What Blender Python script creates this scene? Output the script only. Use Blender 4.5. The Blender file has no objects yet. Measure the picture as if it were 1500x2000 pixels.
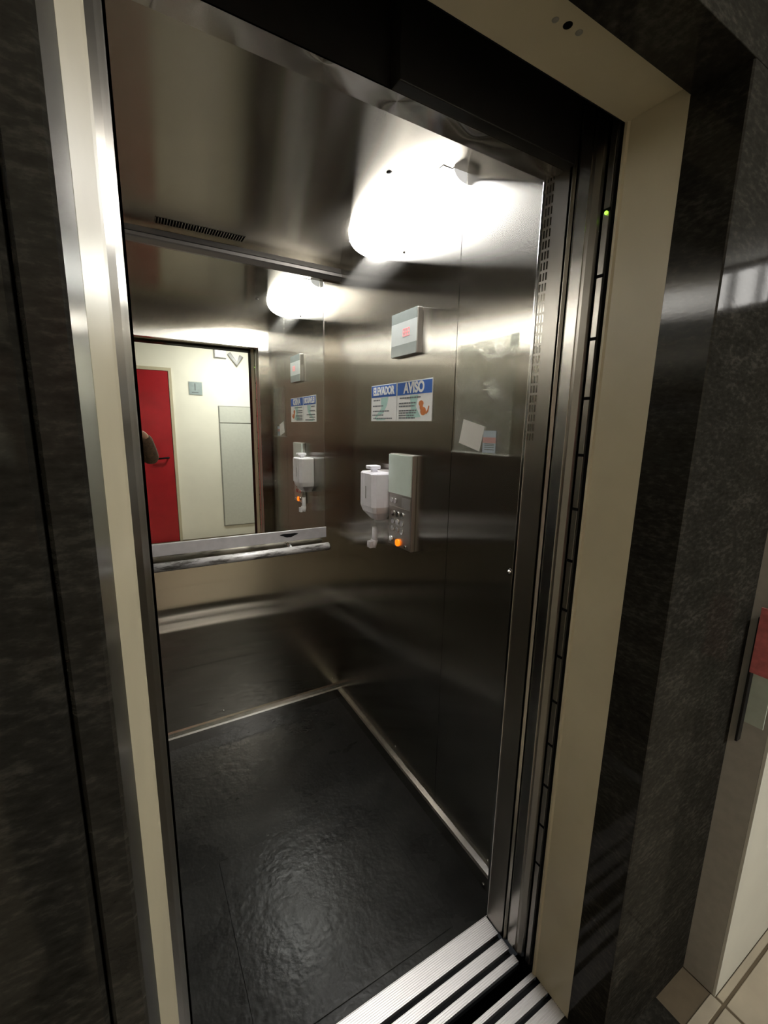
import bpy, bmesh, math, random
from mathutils import Vector, Matrix
random.seed(7)
C = bpy.context.scene.collection
S = 0.93            # survey units -> metres
H = 1.615           # eye height above the floor, survey units

def W(p):           # survey point (x right, y into the lift, z above eye) -> world
    return Vector((p[0]*S, p[1]*S, (p[2]+H)*S))

# ---------------------------------------------------------------- camera
yaw, pitch, roll = math.radians(30.415), math.radians(11.094), math.radians(-1.137)
fw = Vector((math.sin(yaw)*math.cos(pitch), math.cos(yaw)*math.cos(pitch), -math.sin(pitch)))
rt = Vector((math.cos(yaw), -math.sin(yaw), 0)); dn = fw.cross(rt)
r2 = rt*math.cos(roll)+dn*math.sin(roll); d2 = -rt*math.sin(roll)+dn*math.cos(roll)
cam = bpy.data.objects.new('camera', bpy.data.cameras.new('camera')); C.objects.link(cam)
CAM = Matrix(((r2.x, -d2.x, -fw.x), (r2.y, -d2.y, -fw.y), (r2.z, -d2.z, -fw.z)))
cam.matrix_world = Matrix.Translation(W((0, 0, 0))) @ CAM.to_4x4()
cam.data.sensor_fit = 'VERTICAL'; cam.data.sensor_height = 24.0
cam.data.lens = 24.0*849.7/2000; cam.data.clip_start = 0.003
sc = bpy.context.scene; sc.camera = cam

# ---------------------------------------------------------------- world, exposure
wd = bpy.data.worlds.new('world'); sc.world = wd; wd.use_nodes = True
wd.node_tree.nodes['Background'].inputs[0].default_value = (0.6, 0.65, 0.7, 1)
wd.node_tree.nodes['Background'].inputs[1].default_value = 0.02
sc.view_settings.view_transform = 'Standard'; sc.view_settings.look = 'None'
sc.view_settings.gamma = 1.0; sc.view_settings.use_curve_mapping = False
sc.view_settings.exposure = 0.15
LAMP_E, LOBBY_E, CELL_E = 30.0, 105.0, 13.0
sc.cycles.max_bounces = 14; sc.cycles.glossy_bounces = 10; sc.cycles.diffuse_bounces = 4
sc.cycles.blur_glossy = 0.0; sc.cycles.sample_clamp_indirect = 20.0

# ---------------------------------------------------------------- materials
def mat(name):
    m = bpy.data.materials.new(name); m.use_nodes = True
    return m, m.node_tree, m.node_tree.nodes['Principled BSDF']
def noise(nt, scale, detail=3, stretch=(1, 1, 1), rough=0.55, kind='Object'):
    tc = nt.nodes.new('ShaderNodeNewGeometry'); mp = nt.nodes.new('ShaderNodeMapping')
    mp.inputs['Scale'].default_value = stretch
    nt.links.new(tc.outputs['Position'], mp.inputs['Vector'])
    n = nt.nodes.new('ShaderNodeTexNoise'); n.inputs['Scale'].default_value = scale
    n.inputs['Detail'].default_value = detail; n.inputs['Roughness'].default_value = rough
    nt.links.new(mp.outputs['Vector'], n.inputs['Vector'])
    return n.outputs['Fac']
def ramp(nt, fac, stops):
    r = nt.nodes.new('ShaderNodeValToRGB'); e = r.color_ramp.elements
    while len(e) < len(stops): e.new(0.5)
    for el, (p, c) in zip(e, stops):
        el.position = p; el.color = (*c, 1) if len(c) == 3 else c
    nt.links.new(fac, r.inputs['Fac']); return r.outputs['Color']
def bump(nt, b, h, strength, dist=0.002):
    bm_ = nt.nodes.new('ShaderNodeBump'); bm_.inputs['Strength'].default_value = strength
    bm_.inputs['Distance'].default_value = dist
    nt.links.new(h, bm_.inputs['Height']); nt.links.new(bm_.outputs['Normal'], b.inputs['Normal'])
    return bm_
def g(v): return (v, v, v)
def plain(name, col, rough=0.5, metal=0.0, spec=0.5, vary=0.08, scale=30):
    m, nt, b = mat(name)
    n = noise(nt, scale)
    lo = tuple(c*(1-vary) for c in col); hi = tuple(min(1, c*(1+vary)) for c in col)
    nt.links.new(ramp(nt, n, [(0.3, lo), (0.7, hi)]), b.inputs['Base Color'])
    b.inputs['Roughness'].default_value = rough; b.inputs['Metallic'].default_value = metal
    b.inputs['Specular IOR Level'].default_value = spec
    return m
def steel(name, col, rough, aniso, tangent, wave=0.03, stretch=(1, 1, 1), smear=0.08):
    m, nt, b = mat(name)
    n = noise(nt, 3.0, 2)
    lo = tuple(c*0.9 for c in col)
    nt.links.new(ramp(nt, n, [(0.3, lo), (0.75, col)]), b.inputs['Base Color'])
    b.inputs['Metallic'].default_value = 1.0
    b.inputs['Roughness'].default_value = rough
    b.inputs['Anisotropic'].default_value = aniso
    if tangent:
        cv = nt.nodes.new('ShaderNodeCombineXYZ')
        for i in range(3): cv.inputs[i].default_value = tangent[i]
        nt.links.new(cv.outputs[0], b.inputs['Tangent'])
    w = noise(nt, 3.0, 1)
    if wave: bump(nt, b, w, wave, 0.01)
    return m
def emit(name, col, strength, base=(0.8, 0.8, 0.8)):
    m, nt, b = mat(name)
    b.inputs['Base Color'].default_value = (*base, 1); b.inputs['Emission Color'].default_value = (*col, 1)
    b.inputs['Emission Strength'].default_value = strength; b.inputs['Roughness'].default_value = 0.3
    return m

def brushed(name, col, rough, aniso, tangent, wave=0.03, smudge=0.12):
    m, nt, b = mat(name); nt.nodes.remove(b)
    gl = nt.nodes.new('ShaderNodeBsdfAnisotropic' if hasattr(bpy.types, 'ShaderNodeBsdfAnisotropic') else 'ShaderNodeBsdfGlossy')
    n = noise(nt, 2.2, 3, (1, 1, 0.5)); lo = tuple(c*(1-smudge) for c in col)
    nt.links.new(ramp(nt, n, [(0.3, lo), (0.75, col)]), gl.inputs['Color'])
    gl.inputs['Roughness'].default_value = rough; gl.inputs['Anisotropy'].default_value = aniso
    cv = nt.nodes.new('ShaderNodeCombineXYZ')
    for i in range(3): cv.inputs[i].default_value = tangent[i]
    nt.links.new(cv.outputs[0], gl.inputs['Tangent'])
    w = noise(nt, 3.0, 1); bp = nt.nodes.new('ShaderNodeBump')
    bp.inputs['Strength'].default_value = wave; bp.inputs['Distance'].default_value = 0.01
    nt.links.new(w, bp.inputs['Height']); nt.links.new(bp.outputs[0], gl.inputs['Normal'])
    nt.links.new(gl.outputs[0], nt.nodes['Material Output'].inputs[0])
    return m
ST = (0.47, 0.445, 0.41)
M = {}
M['steel_right'] = brushed('brushed_steel_right', (0.58, 0.565, 0.53), 0.19, 0.82, (0, 0, 1), 0.03)
M['steel_back'] = brushed('brushed_steel_back', (0.64, 0.60, 0.52), 0.11, 0.82, (0, 0, 1), 0.03)
M['steel_left'] = brushed('brushed_steel_left', (0.57, 0.555, 0.52), 0.20, 0.8, (0, 0, 1), 0.03)
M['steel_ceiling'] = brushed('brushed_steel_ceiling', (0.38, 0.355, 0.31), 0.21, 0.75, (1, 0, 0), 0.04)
M['steel_front'] = brushed('brushed_steel_front', (0.55, 0.52, 0.48), 0.20, 0.8, (0, 0, 1), 0.02)
M['steel_jamb'] = steel('brushed_steel_jamb', (0.46, 0.44, 0.405), 0.34, 0.8, (0, 1, 0), 0.0)
M['steel_trim'] = steel('polished_steel_trim', (0.58, 0.56, 0.53), 0.22, 0.4, (1, 0, 0), 0.02)
M['steel_cornice'] = steel('dull_steel_cornice', (0.20, 0.19, 0.18), 0.38, 0.5, (1, 0, 0), 0.0)
def worn_rail():
    m, nt, b = mat('scratched_pale_metal'); n = noise(nt, 26, 5, (0.35, 1, 1.6), 0.7)
    nt.links.new(ramp(nt, n, [(0.40, (0.16, 0.15, 0.14)), (0.50, (0.60, 0.59, 0.59)), (0.7, (0.74, 0.73, 0.73))]), b.inputs['Base Color'])
    b.inputs['Metallic'].default_value = 0.35; b.inputs['Roughness'].default_value = 0.45
    return m
M['steel_worn'] = worn_rail()
M['ledge'] = plain('pale_grey_ledge', (0.46, 0.45, 0.46), 0.4, 0.3)
M['steel_cop'] = steel('brushed_steel_panel', (0.62, 0.60, 0.57), 0.34, 0.5, (0, 1, 0), 0.02)
M['chrome'] = steel('chrome', (0.75, 0.75, 0.75), 0.12, 0, None, 0)
M['mirror'] = steel('mirror_silver', (0.90, 0.92, 0.88), 0.004, 0, None, 0.0, smear=0.0)
M['aluminium'] = steel('ribbed_aluminium', (0.78, 0.76, 0.76), 0.42, 0.3, (1, 0, 0), 0.02)
M['dark_cladding'] = steel('dark_wall_cladding', (0.055, 0.05, 0.044), 0.35, 0.5, (0, 1, 0), 0.03)  # for the unseen panel added to darken reflections low on the right wall
M['black'] = plain('black_paint', (0.006, 0.0065, 0.008), 0.7, spec=0.15)
M['dark_metal'] = plain('dark_grey_metal', (0.035, 0.034, 0.033), 0.45, 0.6, 0.4)
M['void'] = plain('slot_black', (0.004, 0.004, 0.004), 0.9, spec=0.05)
M['beige'] = plain('beige_enamel', (0.53, 0.475, 0.335), 0.38, vary=0.06, scale=6)
M['cream'] = plain('cream_wall_paint', (0.83, 0.81, 0.70), 0.6, vary=0.03, scale=4)
M['dark_wall'] = plain('dark_brown_wall', (0.05, 0.045, 0.04), 0.6)  # unseen lobby wall coloured dark so the granite mirrors a dim side
M['white_paint'] = plain('white_wall_paint', (0.70, 0.69, 0.62), 0.55, vary=0.04, scale=5)
M['gray_wall'] = plain('grey_painted_return', (0.45, 0.425, 0.38), 0.45, vary=0.07, scale=40)
M['ceil_paint'] = plain('lobby_ceiling_paint', (0.72, 0.72, 0.68), 0.7, vary=0.03)
M['tile'] = plain('beige_floor_tile', (0.42, 0.365, 0.28), 0.35, vary=0.08, scale=12)
M['grout'] = plain('brown_grout', (0.12, 0.09, 0.055), 0.8)
M['red_door'] = plain('red_enamel_door', (0.36, 0.012, 0.018), 0.32, vary=0.12, scale=5)
M['white_plastic'] = plain('white_plastic', (0.88, 0.87, 0.93), 0.35, vary=0.03)
M['grey_plastic'] = plain('grey_plastic', (0.45, 0.45, 0.46), 0.4)
M['mint_glass'] = plain('mint_backed_glass', (0.72, 0.82, 0.755), 0.08, vary=0.02)
M['grey_glass'] = plain('grey_backed_glass', (0.42, 0.47, 0.45), 0.08, vary=0.03)
M['pale_glass'] = plain('pale_backed_glass', (0.86, 0.92, 0.90), 0.08, vary=0.02)
M['sign_white'] = plain('sign_white', (0.90, 0.91, 0.90), 0.4, vary=0.02)
M['sign_blue'] = plain('sign_blue', (0.035, 0.14, 0.52), 0.4, vary=0.05)
M['sign_teal'] = plain('sign_teal', (0.48, 0.72, 0.66), 0.4, vary=0.05)
M['print'] = plain('print_ink', (0.17, 0.19, 0.20), 0.5)
M['orange_print'] = plain('orange_print', (0.62, 0.20, 0.06), 0.5, vary=0.2)
M['paper'] = plain('paper_white', (0.88, 0.84, 0.84), 0.6, vary=0.03)
M['paper_blue'] = plain('paper_blue', (0.50, 0.58, 0.74), 0.55, vary=0.03)
M['paper_red'] = plain('paper_pink', (0.66, 0.34, 0.34), 0.55, vary=0.05)
M['red_plastic'] = plain('red_card', (0.62, 0.17, 0.17), 0.4, vary=0.2, scale=60)
M['pale_green'] = plain('pale_green_card', (0.55, 0.62, 0.54), 0.4)
M['plaque'] = plain('plaque_grey', (0.30, 0.36, 0.36), 0.35)
M['panel_paint'] = plain('cabinet_grey_paint', (0.56, 0.57, 0.51), 0.4, vary=0.03)
M['panel_dark'] = plain('cabinet_edge', (0.26, 0.26, 0.23), 0.5)
M['sleeve'] = plain('brown_knit', (0.10, 0.058, 0.034), 0.9, vary=0.35, scale=60)
M['skin'] = plain('skin', (0.50, 0.28, 0.19), 0.5, vary=0.06)
M['hair'] = plain('dark_hair', (0.02, 0.014, 0.010), 0.95, spec=0.1, vary=0.4, scale=120)
M['denim'] = plain('dark_denim', (0.03, 0.04, 0.07), 0.85)
M['phone'] = plain('phone_black', (0.02, 0.02, 0.022), 0.25)
M['eye_white'] = plain('eye_white', (0.8, 0.8, 0.78), 0.3)
M['lamp'] = emit('lamp_diffuser', (1.0, 0.985, 0.955), LAMP_E)
M['lamp_end'] = emit('lamp_end_cap_glow', (1.0, 0.985, 0.955), 0.45)
M['lobby_lamp'] = emit('lobby_lamp_diffuser', (1.0, 0.99, 0.93), LOBBY_E)
M['cell'] = emit('lit_window_pane', (1.0, 0.97, 0.92), CELL_E)
M['orange_lit'] = emit('orange_button_lit', (1.0, 0.17, 0.005), 1.3, (0.9, 0.3, 0.02))
M['red_led'] = emit('red_digits', (1.0, 0.20, 0.24), 0.45, (0.9, 0.4, 0.4))
M['green_led'] = emit('green_led', (0.45, 1.0, 0.05), 1.2)

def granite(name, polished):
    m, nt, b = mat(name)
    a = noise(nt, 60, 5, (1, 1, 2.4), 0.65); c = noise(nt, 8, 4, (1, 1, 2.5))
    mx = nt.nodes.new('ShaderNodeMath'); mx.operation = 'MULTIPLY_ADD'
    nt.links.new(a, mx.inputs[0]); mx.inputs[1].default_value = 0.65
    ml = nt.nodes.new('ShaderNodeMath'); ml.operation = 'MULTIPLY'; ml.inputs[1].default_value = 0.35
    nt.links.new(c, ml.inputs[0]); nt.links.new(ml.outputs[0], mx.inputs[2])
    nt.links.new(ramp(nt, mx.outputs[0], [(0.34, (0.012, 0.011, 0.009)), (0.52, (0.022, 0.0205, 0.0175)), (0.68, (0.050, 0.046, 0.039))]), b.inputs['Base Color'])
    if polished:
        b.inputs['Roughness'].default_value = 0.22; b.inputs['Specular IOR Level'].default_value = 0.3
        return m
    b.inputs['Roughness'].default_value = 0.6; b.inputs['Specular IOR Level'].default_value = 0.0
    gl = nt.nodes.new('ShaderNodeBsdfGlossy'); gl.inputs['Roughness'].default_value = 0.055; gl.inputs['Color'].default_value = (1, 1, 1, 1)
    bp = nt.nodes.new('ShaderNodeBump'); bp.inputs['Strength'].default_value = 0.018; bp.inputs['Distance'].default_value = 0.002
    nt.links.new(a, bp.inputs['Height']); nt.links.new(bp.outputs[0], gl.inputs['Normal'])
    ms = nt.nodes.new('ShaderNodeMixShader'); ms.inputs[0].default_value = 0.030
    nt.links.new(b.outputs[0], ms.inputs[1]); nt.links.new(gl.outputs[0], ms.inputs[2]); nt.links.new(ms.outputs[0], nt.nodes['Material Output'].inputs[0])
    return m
M['granite_polished'] = granite('polished_granite', True)
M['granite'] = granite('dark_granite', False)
def rubber():
    m, nt, b = mat('black_rubber_floor')
    c = noise(nt, 2.6, 4, (1, 1.5, 1), 0.6); d = noise(nt, 30, 2); f = noise(nt, 75, 2)
    nt.links.new(ramp(nt, c, [(0.32, (0.010, 0.010, 0.0095)), (0.55, (0.017, 0.017, 0.016)), (0.72, (0.032, 0.032, 0.030))]), b.inputs['Base Color'])
    nt.links.new(ramp(nt, c, [(0.25, g(0.22)), (0.8, g(0.36))]), b.inputs['Roughness'])
    mx = nt.nodes.new('ShaderNodeMath'); mx.operation = 'MULTIPLY_ADD'; mx.inputs[1].default_value = 0.35
    nt.links.new(f, mx.inputs[0]); nt.links.new(d, mx.inputs[2])
    b.inputs['Specular IOR Level'].default_value = 0.18
    bump(nt, b, mx.outputs[0], 0.34, 0.004)
    return m
M['rubber'] = rubber()
def clear_plastic():
    m, nt, b = mat('clear_plastic_film')
    nt.nodes.remove(b); out = nt.nodes['Material Output']
    t = nt.nodes.new('ShaderNodeBsdfTransparent'); t.inputs[0].default_value = (0.93, 0.94, 0.92, 1)
    df = nt.nodes.new('ShaderNodeBsdfDiffuse'); df.inputs[0].default_value = (0.75, 0.76, 0.70, 1)
    gl = nt.nodes.new('ShaderNodeBsdfGlossy'); gl.inputs['Roughness'].default_value = 0.12
    n = noise(nt, 9, 4, (1, 1, 1), 0.6)
    bp = nt.nodes.new('ShaderNodeBump'); bp.inputs['Strength'].default_value = 0.35; bp.inputs['Distance'].default_value = 0.01
    nt.links.new(n, bp.inputs['Height']); nt.links.new(bp.outputs[0], gl.inputs['Normal'])
    m1 = nt.nodes.new('ShaderNodeMixShader'); m1.inputs[0].default_value = 0.17
    nt.links.new(t.outputs[0], m1.inputs[1]); nt.links.new(df.outputs[0], m1.inputs[2])
    m2 = nt.nodes.new('ShaderNodeMixShader'); m2.inputs[0].default_value = 0.06
    nt.links.new(m1.outputs[0], m2.inputs[1]); nt.links.new(gl.outputs[0], m2.inputs[2])
    nt.links.new(m2.outputs[0], out.inputs[0])
    return m
M['film'] = clear_plastic()

# ---------------------------------------------------------------- mesh builder (survey units)
class MB:
    def __init__(s): s.bm = bmesh.new()
    def box(s, x0, x1, y0, y1, z0, z1, bev=0.0, seg=2):
        vs = [s.bm.verts.new(W((x, y, z))) for x in (x0, x1) for y in (y0, y1) for z in (z0, z1)]
        fs = [s.bm.faces.new([vs[i] for i in q]) for q in ((0, 1, 3, 2), (4, 6, 7, 5), (0, 4, 5, 1), (2, 3, 7, 6), (0, 2, 6, 4), (1, 5, 7, 3))]
        if bev:
            ed = {e for f in fs for e in f.edges}
            bmesh.ops.bevel(s.bm, geom=list(ed), offset=bev*S, segments=seg, profile=0.5, affect='EDGES', clamp_overlap=True)
        return s
    def prism(s, poly, axis, a0, a1, bev=0.0):      # polygon in the two other axes, extruded along axis
        def pt(u, v, a): return {'x': (a, u, v), 'y': (u, a, v), 'z': (u, v, a)}[axis]
        A = [s.bm.verts.new(W(pt(u, v, a0))) for u, v in poly]; B = [s.bm.verts.new(W(pt(u, v, a1))) for u, v in poly]
        n = len(poly); fs = [s.bm.faces.new(A), s.bm.faces.new(B)]
        for i in range(n): fs.append(s.bm.faces.new([A[i], A[(i+1) % n], B[(i+1) % n], B[i]]))
        if bev:
            ed = {e for f in fs for e in f.edges}
            bmesh.ops.bevel(s.bm, geom=list(ed), offset=bev*S, segments=2, profile=0.5, affect='EDGES', clamp_overlap=True)
        return s
    def tube(s, pts, rad, n=14, cap=True):          # round bar along survey points; rad may be a list
        rs = rad if isinstance(rad, (list, tuple)) else [rad]*len(pts)
        P = [Vector(p) for p in pts]; rings = []
        for i, p in enumerate(P):
            d = (P[min(i+1, len(P)-1)]-P[max(i-1, 0)]).normalized()
            u = d.cross(Vector((0, 0, 1)) if abs(d.z) < 0.9 else Vector((0, 1, 0))).normalized(); v = d.cross(u)
            rings.append([s.bm.verts.new(W(p+(u*math.cos(2*math.pi*k/n)+v*math.sin(2*math.pi*k/n))*rs[i])) for k in range(n)])
        for a, b in zip(rings, rings[1:]):
            for k in range(n): s.bm.faces.new([a[k], a[(k+1) % n], b[(k+1) % n], b[k]]).smooth = True
        if cap: s.bm.faces.new(rings[0][::-1]); s.bm.faces.new(rings[-1])
        return s
    def dome(s, c, nrm, r, h, n=14, m=4):           # small screw or button head
        c = Vector(c); d = Vector(nrm).normalized()
        u = d.cross(Vector((0, 0, 1)) if abs(d.z) < 0.9 else Vector((0, 1, 0))).normalized(); v = d.cross(u)
        pts = [(r*math.cos(math.pi/2*i/m), h*math.sin(math.pi/2*i/m)) for i in range(m)]
        rings = [[s.bm.verts.new(W(c+d*hh+(u*math.cos(2*math.pi*k/n)+v*math.sin(2*math.pi*k/n))*rr)) for k in range(n)] for rr, hh in pts]
        for a, b in zip(rings, rings[1:]):
            for k in range(n): s.bm.faces.new([a[k], a[(k+1) % n], b[(k+1) % n], b[k]]).smooth = True
        top = s.bm.verts.new(W(c+d*h))
        for k in range(n): s.bm.faces.new([rings[-1][k], rings[-1][(k+1) % n], top]).smooth = True
        s.bm.faces.new(rings[0][::-1]); return s
    def grid(s, f, nu, nv, smooth=True):            # f(u, v) -> survey point
        V = [[s.bm.verts.new(W(f(i/nu, j/nv))) for j in range(nv+1)] for i in range(nu+1)]
        for i in range(nu):
            for j in range(nv): s.bm.faces.new([V[i][j], V[i+1][j], V[i+1][j+1], V[i][j+1]]).smooth = smooth
        return s
    def quad(s, pts):
        s.bm.faces.new([s.bm.verts.new(W(p)) for p in pts]); return s

def link(o, parent=None):
    C.objects.link(o)
    if parent is not None: o.parent = parent
    return o
def origin_of(o):
    v = Vector((0, 0, 0))
    while o is not None: v += o.location; o = o.parent
    return v
def obj(name, mb, material, parent=None):
    bm = mb.bm; bmesh.ops.remove_doubles(bm, verts=bm.verts, dist=1e-6)
    bmesh.ops.recalc_face_normals(bm, faces=bm.faces)
    if parent is None:
        lo = [min(v.co[i] for v in bm.verts) for i in range(3)]; hi = [max(v.co[i] for v in bm.verts) for i in range(3)]
        o0 = Vector(((lo[0]+hi[0])/2, (lo[1]+hi[1])/2, lo[2]))
    else: o0 = origin_of(parent)
    for v in bm.verts: v.co -= o0
    me = bpy.data.meshes.new(name); bm.to_mesh(me); bm.free(); me.materials.append(M[material])
    o = bpy.data.objects.new(name, me); link(o, parent)
    if parent is None: o.location = o0
    return o
def copy_at(o, delta, parent):                      # another piece sharing o's mesh, moved by a survey delta
    c = o.copy(); link(c, parent); c.location = o.location+Vector(delta)*S; return c
def tag(o, label, cat, group=None, kind=None):
    o['label'] = label; o['category'] = cat
    if group: o['group'] = group
    if kind: o['kind'] = kind
    return o
def thing(name, label, cat, at, group=None):
    o = bpy.data.objects.new(name, None); C.objects.link(o); o.location = W(at); o.empty_display_size = 0.05
    return tag(o, label, cat, group)
def struct(name, mb, material, label=None):
    o = obj(name, mb, material); o['kind'] = 'structure'
    if label: o['label'] = label
    return o
def text(name, body, size, at, face, material, parent, sx=1.0, align='CENTER', bold=0.0):
    cu = bpy.data.curves.new(name, 'FONT'); cu.body = body; cu.size = size*S; cu.align_x = align; cu.align_y = 'CENTER'
    cu.offset = bold*S; cu.extrude = 0.0004
    tmp = bpy.data.objects.new('tmp', cu); C.objects.link(tmp); bpy.context.view_layer.update()
    me = bpy.data.meshes.new_from_object(tmp.evaluated_get(bpy.context.evaluated_depsgraph_get()))
    bpy.data.objects.remove(tmp); me.name = name; me.materials.clear(); me.materials.append(M[material])
    o = bpy.data.objects.new(name, me); link(o, parent)
    R = {'-x': Matrix(((0, 0, -1), (-1, 0, 0), (0, 1, 0))), '+y': Matrix(((-1, 0, 0), (0, 0, 1), (0, 1, 0)))}[face]
    o.rotation_euler = R.to_euler(); o.scale = (sx, 1, 1)
    o.location = W(at)-(origin_of(parent) if parent else Vector()); return o

F = -H
# ================================================================ LIFT CAR: shell
XL, XR, YB, ZC = -0.04, 1.0, 2.2, 0.795
YF = 0.829
wr = struct('wall_right', MB().box(XR, XR+0.03, YF-0.02, 1.233, F, ZC+0.02), 'steel_right')
obj('panel', MB().box(XR, XR+0.03, 1.236, YB+0.02, F, ZC+0.02), 'steel_right', wr)
struct('wall_back', MB().box(XL-0.03, XR+0.03, YB, YB+0.03, F, ZC+0.02), 'steel_back')
wl = struct('wall_left', MB().box(XL-0.03, XL, YF-0.02, YB+0.02, F, ZC+0.02), 'steel_left')
obj('cladding', MB().box(XL, XL+0.006, YF+0.02, YB-0.01, F+0.07, -0.155), 'dark_cladding', wl)  # unseen dark panel, added for the dark edge it reflects in wall_right
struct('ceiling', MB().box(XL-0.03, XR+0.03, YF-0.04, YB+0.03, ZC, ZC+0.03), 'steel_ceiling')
fl = struct('floor', MB().box(XL-0.03, XR+0.03, YF, YB+0.03, F-0.03, F), 'rubber')
# front wall of the car, inside face
fw_ = struct('wall_front', MB().box(0.92, XR+0.03, YF-0.03, YF, F, ZC), 'steel_front')
obj('left_return', MB().box(XL-0.03, 0.018, YF-0.03, YF, F, ZC), 'steel_front', fw_)
obj('header_panel', MB().box(0.018, 0.92, YF-0.044, YF, 0.587, ZC), 'steel_front', fw_)
# cornice between ceiling and mirror
struct('trim_1', MB().prism([(YB, 0.714), (YB-0.017, 0.714), (YB-0.026, 0.730), (YB-0.030, 0.735), (YB-0.030, 0.748), (YB-0.022, 0.754), (YB-0.020, 0.775), (YB, 0.775)], 'x', XL, XR), 'steel_cornice')
# skirting: sloped top, upright face
def skirt(name, f):
    return struct(name, f, 'steel_trim')
bb = skirt('baseboard_back', MB().prism([(YB, F), (YB-0.030, F), (YB-0.030, F+0.060), (YB-0.024, F+0.067), (YB, F+0.072)], 'x', XL, XR))
br = skirt('baseboard_right', MB().prism([(XR, F), (XR-0.026, F), (XR-0.026, F+0.056), (XR-0.02, F+0.062), (XR, F+0.066)], 'y', YF, YB-0.03))
skirt('baseboard_left', MB().prism([(XL, F), (XL+0.026, F), (XL+0.026, F+0.056), (XL+0.02, F+0.062), (XL, F+0.066)], 'y', YF, YB-0.03))
for x, z in ((0.956, -1.496), (0.328, -1.498)):
    obj('rivet', MB().dome((x, YB, z), (0, -1, 0), 0.006, 0.004), 'chrome', bb)
for y, z in ((1.552, -1.515), (0.918, -1.525)):
    obj('rivet', MB().dome((XR, y, z), (-1, 0, 0), 0.006, 0.004), 'chrome', br)
obj('rivet', MB().dome((XR-0.026, 0.905, -1.60), (-1, 0, 0), 0.006, 0.004), 'chrome', br)
# heel pad of worn rubber sheet on the floor
def pad(u, v):
    return (0.16+0.68*u, 0.87+0.57*v, F+0.0016)
fp = obj('floor_sheet', MB().box(0.17, 0.80, 0.86, 1.46, F, F+0.003, 0.001), 'rubber', fl)

# ---------------------------------------------------------------- mirror
mi = thing('wall_mirror', 'tall frameless mirror filling the back wall above the handrail', 'mirror', (0.465, YB, -0.61))
# the pane hangs a touch out of true (about a sixth of a degree)
def pane(x, z): return YB-0.010-0.003*(x-0.05)+0.0028*(z-0.70)
mb = MB(); A = [mb.bm.verts.new(W((x, pane(x, z), z))) for x, z in ((0.052, -0.55), (0.905, -0.55), (0.905, 0.714), (0.052, 0.714))]
B = [mb.bm.verts.new(W((x, YB-0.0005, z))) for x, z in ((0.052, -0.55), (0.905, -0.55), (0.905, 0.714), (0.052, 0.714))]
mb.bm.faces.new(A); mb.bm.faces.new(B)
for i in range(4): mb.bm.faces.new([A[i], A[(i+1) % 4], B[(i+1) % 4], B[i]])
obj('glass', mb, 'mirror', mi)
obj('side_trim', MB().box(0.048, 0.052, YB-0.016, YB-0.001, -0.55, 0.700), 'steel_trim', mi)
obj('side_trim', MB().box(0.905, 0.909, YB-0.016, YB-0.001, -0.55, 0.700), 'steel_trim', mi)
obj('bottom_ledge', MB().box(0.02, 0.912, YB-0.020, YB-0.0005, -0.607, -0.549, 0.002), 'ledge', mi)
def smudge(k):
    a = 2*math.pi*k/14; r = 1+0.25*math.sin(3*a)+0.15*math.sin(7*a)
    return (0.70+0.045*r*math.cos(a), -0.573+0.010*r*math.sin(a))
obj('scuff_mark', MB().prism([smudge(k) for k in range(14)], 'y', YB-0.0206, YB-0.0198), 'black', mi)
# ---------------------------------------------------------------- handrail
hr = thing('handrail', 'scratched round metal handrail under the mirror', 'handrail', (0.465, 2.14, -0.66))
obj('bar', MB().tube([(-0.02, 2.14, -0.648), (0.908, 2.14, -0.648)], 0.021, 20), 'steel_worn', hr)
for x in (0.0, 0.70):
    obj('bracket', MB().tube([(x, YB, -0.630), (x, 2.165, -0.630), (x, 2.145, -0.640)], 0.010, 12), 'chrome', hr)
obj('end_cap', MB().tube([(0.905, 2.14, -0.648), (0.914, 2.14, -0.648)], [0.0215, 0.018], 20), 'chrome', hr)

# ---------------------------------------------------------------- corner lamp
la = thing('corner_lamp', 'glowing white bulged lamp in the corner of ceiling and right wall', 'lamp', (0.93, 1.56, 0.69))
ax, ay, az, cy = 0.172, 0.335, 0.10, 1.565
def diff(u, v):
    t = math.radians(-78+156*u); ph = math.pi/2*v
    k = math.cos(t)**0.8
    return (XR-0.004-ax*k*math.cos(ph), cy+ay*math.sin(t)/math.sin(math.radians(78)), ZC-0.004-az*k*math.sin(ph)**0.9)
obj('diffuser', MB().grid(diff, 32, 12), 'lamp', la)
for t in (-78, 78):
    k = math.cos(math.radians(t))**0.8; y = cy+ay*(1 if t > 0 else -1)
    pl = [(XR-0.001, ZC-0.001)]+[(XR-0.002-(ax*k+0.003)*math.cos(math.pi/2*i/6), ZC-0.002-(az*k+0.003)*math.sin(math.pi/2*i/6)) for i in range(7)]
    obj('end_cap', MB().prism(pl, 'y', y-0.008, y+0.008), 'lamp_end', la)
obj('back_plate', MB().box(XR-0.09, XR-0.001, cy-ay, cy+ay, ZC-0.003, ZC-0.0005), 'white_plastic', la)
obj('screw', MB().dome((XR, 1.585, 0.676), (-1, 0, 0), 0.008, 0.007), 'chrome', la)
obj('screw', MB().dome((0.79, 1.355, ZC), (0, 0, -1), 0.010, 0.004), 'dark_metal', la)
# ---------------------------------------------------------------- ceiling vent
ve = thing('ceiling_vent', 'narrow slotted vent in the steel ceiling above the mirror', 'vent', (0.34, 2.14, ZC))
obj('recess', MB().box(0.165, 0.515, 2.105, 2.165, ZC-0.0012, ZC-0.0004), 'void', ve)
sl = obj('slat', MB().box(0.165, 0.1685, 2.105, 2.165, ZC-0.0034, ZC-0.001), 'steel_ceiling', ve)
for k in range(1, 33): copy_at(sl, (k*0.0108, 0, 0), ve)

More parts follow.
